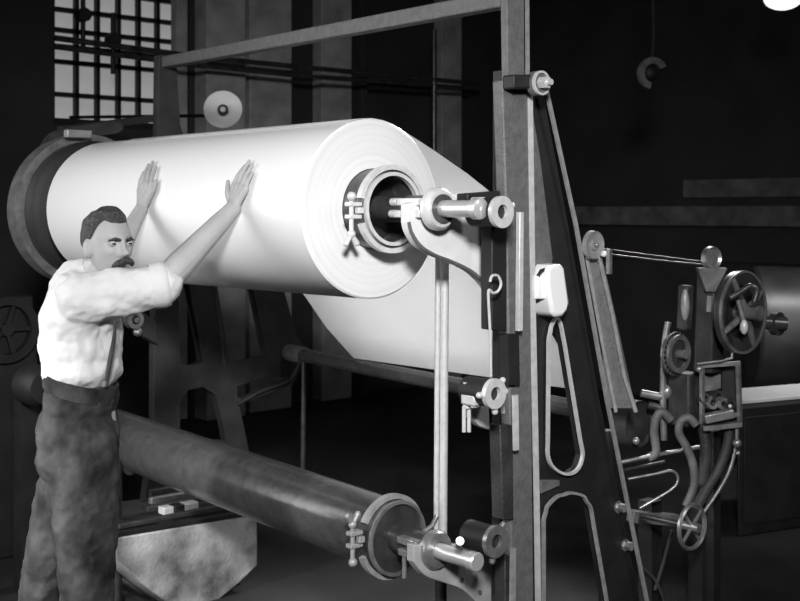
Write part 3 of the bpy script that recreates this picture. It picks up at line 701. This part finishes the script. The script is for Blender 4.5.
# right background: big drum, pale slab for the lit streak, dark cabinet
q0, q1 = P(752, 327, 7.9), P(1100, 338, 7.6)
bd = thing('casting_drum', Vector(((q0.x+q1.x)/2, (q0.y+q1.y)/2, 0)), 'large smooth dark drum lying in the background at the right', 'drum')
dd = (q1-q0).normalized(); r_ = .40
MB().lathe(q0, dd, [(0, .001), (0, r_-.02), (.02, r_), (2.0, r_), (2.02, r_-.02), (2.02, .001)], 64).build('shell', 'drum', bd)
MB().cyl(q0-dd*.15, q0+dd*2.2, .06).build('shaft', 'darkst', bd)
for t_ in (.3, 1.7):
    v = q0+dd*t_; MB().box((v.x, v.y, (v.z-r_+.03)/2), (.2, .2, v.z-r_+.03)).build('support', 'black', bd)
cb = thing('cabinet', Vector((P(820, 500, 6.3).x, P(820, 500, 6.3).y, 0)), 'plain black cabinet at the lower right edge', 'cabinet')
c0, c1 = P(738, 408, 6.2), P(930, 396, 6.8)
zt_ = c0.z
poly = [Vector((c0.x, c0.y, 0)), Vector((c1.x, c1.y, 0)), Vector((c1.x, c1.y, zt_)), Vector((c0.x, c0.y, zt_))]
back = C(.15, .55, 0)
MB().prism(poly, back).build('body', 'black', cb, bevel=.008)
dx_ = (poly[1]-poly[0])
for f0, f1 in ((.03, .48), (.52, .97)):
    a0 = poly[0]+dx_*f0; a1 = poly[0]+dx_*f1; n_ = -back.normalized()*.012
    dr = MB().prism([a0+Vector((0, 0, .06)), a1+Vector((0, 0, .06)), a1+Vector((0, 0, zt_-.05)), a0+Vector((0, 0, zt_-.05))], n_).build('door', 'black', cb, bevel=.003)
t_ = [poly[3]+Vector((0, 0, .004))+back*.15, poly[2]+Vector((0, 0, .004))+back*.15, poly[2]+Vector((0, 0, .004))+back*.95, poly[3]+Vector((0, 0, .004))+back*.95]
tag(MB().prism(t_, (0, 0, .02)).build('streak_slab', 'slab', bevel=.003), 'bright white slab drawn as the lit streak on top of the black cabinet', 'slab')  # pale slab stands in for a bright streak of light

# ------------------------------------------------------------------ the man
def RH(px, py, off):                                                  # point on the roll surface seen through a pixel, lifted by off
    o = Vector((0, 0, CZ)); d = P(px, py, 1.0)-o; R_ = RR+off
    ax, az = o.x-RX, o.z-RZ; a = d.x**2+d.z**2; b = 2*(ax*d.x+az*d.z); c = ax*ax+az*az-R_*R_
    t = (-b-math.sqrt(max(0, b*b-4*a*c)))/(2*a); return o+d*t
mp = C(-1.04, 3.95, 0)
man = thing('person', mp, 'moustached man in white shirt and dark trousers pushing both hands against the roll', 'person')
body = MB()
F = C(.743, -.669, 0).normalized()                                   # where the face looks
HR = F.cross(Vector((0, 0, 1))).normalized()                         # his right side is -HR x ... (image left)
HC = P(107.5, 244.5, 3.90)
def hp(r, f, u): return HC+HR*r+F*f+Vector((0, 0, u))
# head: displaced sphere
def head_point(th, ph):                                               # th polar from top, ph around, 0 = front
    st, ct = math.sin(th), math.cos(th)
    f, r = st*math.cos(ph), st*math.sin(ph)
    a = (.071*r, .094*f, .112*ct)                                   # right, forward, up
    R_, F_, U_ = a
    if U_ < 0:                                                       # jaw narrows
        k = -U_/.112; R_ *= 1-.30*k*k; 
        F_ = F_*(1-.10*k) + (.010*k if F_ > 0 else .035*k)
    if F_ > 0: F_ = F_*(1-.08*abs(math.cos(ph)))
    g = lambda cr, cu, sr, su: math.exp(-((R_-cr)/sr)**2-((U_-cu)/su)**2) if f > 0 else 0
    F_ += .006*g(0, .028, .05, .010)                                 # brow
    for s in (-1, 1):
        F_ -= .013*g(s*.031, .006, .016, .011)                        # sockets
        F_ += .005*g(s*.042, -.022, .018, .018)                      # cheeks
    F_ += .012*g(0, .0, .008, .018)+.026*g(0, -.024, .010, .013)+.010*g(0, -.032, .017, .008)   # nose
    F_ += .006*g(0, -.058, .022, .009)-.006*g(0, -.076, .025, .007)+.011*g(0, -.095, .022, .014) # lips, chin
    return (R_, F_, U_)
NU, NV = 96, 72
body.grid([[hp(*head_point(PI*i/NV, 2*PI*k/NU)) for k in range(NU)] for i in range(1, NV)])
# ears
for s in (-1, 1):
    e = hp(s*.073, -.006, -.012); Re = Matrix((HR, F, Vector((0, 0, 1)))).transposed()
    body.ball(e, (.012, .020, .032), 12, 8, Re)
# neck, torso core, legs
sh_c = C(-1.045, 3.96, 1.43)
shR, shL = P(82, 299, 3.79), P(98, 297, 4.13)
elR, wrR = P(161, 285, 3.85), RH(233, 209, .035)
elL, wrL = P(112, 262, 4.30), RH(141, 210, .035)
hip = C(-1.05, 3.96, .95)
body.limb([hp(0, -.03, -.06), C(-1.03, 3.95, 1.44)], [.055, .060])
body.limb([C(-1.03, 3.95, 1.40), C(-1.06, 3.95, 1.15), hip], [.11, .11, .115])
body.limb([shR, C(-1.03, 3.95, 1.38), shL], [.055, .09, .055])
def lerp(a, b, t): return a+(b-a)*t
body.limb([shR, elR], [.05, .044])
body.limb([elR, lerp(elR, wrR, .25), lerp(elR, wrR, .8), wrR], [.045, .048, .035, .029])
body.limb([shL, elL, lerp(elL, wrL, .3), lerp(elL, wrL, .8), wrL], [.05, .042, .043, .029, .026])
knR, knL = C(-1.00, 3.84, .50), C(-1.19, 4.06, .50)
anR, anL = C(-1.00, 3.82, .09), C(-1.26, 4.09, .09)
hiR, hiL = C(-1.03, 3.87, .92), C(-1.07, 4.05, .92)
for h_, k_, a_ in ((hiR, knR, anR), (hiL, knL, anL)): body.limb([h_, k_, lerp(k_, a_, .3), a_], [.085, .055, .052, .036])
def hand(wr, kn, tips, thumb, rk=.0105):
    # palm
    pc = [RH(*k, .015) for k in kn]
    for p_ in pc: body.limb([wr, lerp(wr, p_, .5), p_], [.020, .014, .0115], 10)
    for a, b in zip(pc, pc[1:]): body.limb([a, b], [.0115, .0115], 10)
    for k_, t_ in zip(kn, tips):
        a, c = RH(*k_, .016), RH(*t_, .010); b1 = lerp(a, c, .45); 
        n_ = Vector((b1.x-RX, 0, b1.z-RZ)).normalized(); b1 = b1+n_*.006
        body.limb([a, b1, lerp(b1, c, .55), c], [.0098, .0090, .0082, .0072], 10)
    a, b, c = RH(*thumb[0], .018), RH(*thumb[1], .018), RH(*thumb[2], .012)
    body.limb([lerp(wr, a, .4), a, b, c], [.016, .0125, .0105, .0088], 10)
hand(wrR, [(233.5, 187), (238, 185), (242, 187), (245.5, 190)], [(245, 166), (249.5, 161), (252.5, 165), (252.5, 173)], [(231, 201), (227.5, 192), (228, 182)])
hand(wrL, [(151, 187), (147, 184), (143, 186), (139.5, 190)], [(156, 167), (153, 162), (148.5, 165), (144, 172)], [(148, 200), (153, 190), (156, 181)])
body.build('body', 'skin', man, smooth=180, remesh=.0042, smooth_it=3)
# eyes, brows, moustache, hair
for s in (-1, 1):
    MB().ball(hp(s*.031, .0725, .006), .0115, 14, 9).build('eye', 'skin', man)  # eyeballs toned like skin so the eyes read as shaded
    MB().ball(hp(s*.031, .0805, .004), (.008, .006, .0035), 10, 7).build('pupil', 'eye', man)
    MB().limb([hp(s*.013, .090, .016), hp(s*.030, .0885, .020), hp(s*.046, .077, .015)], [.0045, .0055, .0035], 8).build('eyebrow', 'hair', man, remesh=.002, smooth_it=2)
m_ = MB()
for s in (-1, 1): m_.limb([hp(0, .103, -.049), hp(s*.014, .102, -.052), hp(s*.027, .094, -.058), hp(s*.036, .082, -.066)], [.009, .011, .010, .005], 10)
m_.build('moustache', 'hair', man, remesh=.0022, smooth_it=3)
m_ = MB(); rings = []
def hairline(ph):                                                     # how far down (polar angle) the hair reaches at azimuth ph
    a = abs(math.degrees(math.atan2(math.sin(ph), math.cos(ph))))
    K = ((0, .93), (30, .90), (52, .80), (68, 1.0), (84, 1.45), (100, 1.50), (125, 1.70), (180, 1.95))
    for (a0, v0), (a1, v1) in zip(K, K[1:]):
        if a <= a1: return v0+(v1-v0)*(a-a0)/(a1-a0)
NR = 26
hrng = []
for i in range(1, NR+1):
    ring = []
    for k in range(72):
        ph = 2*PI*k/72; th = hairline(ph)*i/NR; R_, F_, U_ = head_point(max(th, .02), ph)
        v = Vector((R_, F_, U_)); nrm = Vector((R_/.071**2, F_/.094**2, U_/.112**2)).normalized()
        thick = .015*(1-(i/NR)**4)*(.8+.6*noise.noise(Vector((R_, F_, U_))*50)) + .001
        if i == NR: thick = -.004
        ring.append(hp(*(v+nrm*thick)))
    hrng.append(ring)
m_.grid(hrng, cap=False); m_.bm.faces.new(m_.bm.verts[:72][::-1]) if False else None
m_.bm.verts.ensure_lookup_table(); m_.bm.faces.new([m_.bm.verts[i] for i in range(72)])
m_.build('hair', 'hair', man, smooth=180)
# shirt
sh = MB()
sh.limb([C(-1.05, 3.95, 1.43), C(-1.06, 3.95, 1.32)], [.10, .128])
def ell(X, D, z, rx, rd, rz, mb=sh):
    R_ = Matrix((C(1, 0, 0), C(0, 1, 0), Vector((0, 0, 1)))).transposed(); mb.ball(C(X, D, z), (rx, rd, rz), 24, 14, R_)
ell(-1.045, 3.95, 1.34, .125, .20, .14); ell(-1.05, 3.95, 1.25, .132, .175, .17); ell(-1.045, 3.95, 1.17, .128, .172, .085)
sh.limb([shR, lerp(shR, elR, .5), lerp(shR, elR, .93)], [.082, .078, .066], 18)
sh.limb([lerp(shR, elR, .86), lerp(shR, elR, 1.02)], [.070, .064], 18)
sh.limb([shL, lerp(shL, elL, .9), elL], [.075, .065, .058], 18)
sh.limb([C(-1.01, 3.82, 1.39), C(-1.00, 4.10, 1.39)], [.085, .085], 18)
sh.limb([C(-1.055, 3.85, 1.435), C(-1.055, 4.05, 1.435)], [.055, .055], 14)
# collar
nk = C(-1.015, 3.93, 1.475)
for k in range(18):
    t0, t1 = 2*PI*k/18, 2*PI*(k+1)/18
    f = lambda t: nk+C(math.cos(t)*.066, math.sin(t)*.066, .012*math.cos(t+PI)*-0.5)
    sh.limb([f(t0), f(t1)], [.013, .013], 8)
shirt = sh.build('shirt', 'shirt', man, smooth=180, remesh=.008, smooth_it=3, disp=(.05, .020))
# rolled cuff
m_ = MB(); dR = (elR-shR).normalized()
m_.lathe(lerp(shR, elR, .90), dR, [(0, .060), (-.004, .073), (.03, .076), (.048, .070), (.05, .055)], 32, cap=False)
m_.build('rolled_cuff', 'shirt', man, smooth=80)
m_ = MB(); m_.tube([P(116, 322, 3.80), P(113, 345, 3.785), P(110, 360, 3.785), P(106, 381, 3.79)], [.004, .007, .008, .006], 8)
m_.build('dark_strip', 'trouser', man)  # thin dark strip down the shirt front
# trousers
tr = MB()
def tell(X, D, z, rx, rd, rz): ell(X, D, z, rx, rd, rz, tr)
tell(-1.05, 3.95, 1.06, .118, .165, .10); tell(-1.06, 3.95, .96, .132, .175, .13); tell(-1.065, 3.94, .88, .125, .165, .10)
tr.limb([C(-1.02, 3.87, .92), C(-1.01, 3.85, .72), C(-1.00, 3.84, .50), C(-1.00, 3.83, .28), C(-1.00, 3.82, .10)], [.112, .105, .088, .078, .070], 20)
tr.limb([C(-1.09, 4.05, .92), C(-1.13, 4.05, .72), C(-1.19, 4.06, .50), C(-1.23, 4.08, .28), C(-1.26, 4.09, .10)], [.108, .098, .084, .074, .068], 20)
tr.build('trousers', 'trouser', man, smooth=180, remesh=.009, smooth_it=3, disp=(.055, .022))
m_ = MB()
wpts = [C(-1.05+.116*math.cos(t), 3.95+.162*math.sin(t), 1.115-.034*math.cos(t)) for t in [2*PI*k/32 for k in range(32)]]
rings = []
for k, p_ in enumerate(wpts):
    d = (p_-C(-1.05, 3.95, 1.118)); d.z = 0; d.normalize()
    rings.append([p_-d*.006+Vector((0, 0, -.03)), p_+d*.002+Vector((0, 0, -.03)), p_+d*.004+Vector((0, 0, .022)), p_-d*.01+Vector((0, 0, .022))])
m_.grid(rings+[rings[0]], cap=False); m_.build('waistband', 'trouser', man, smooth=60)
for a_ in (anR, anL):
    m_ = MB(); g0 = Vector((a_.x, a_.y, .05)); fd = C(.9, .35, 0).normalized()
    m_.limb([g0-fd*.04+Vector((0, 0, 0)), g0+fd*.08+Vector((0, 0, -.008)), g0+fd*.17+Vector((0, 0, -.016))], [.048, .042, .034], 14)
    m_.limb([g0, g0+Vector((0, 0, .07))], [.045, .042], 14)
    m_.build('boot', 'leather', man, smooth=180, remesh=.008, smooth_it=2)
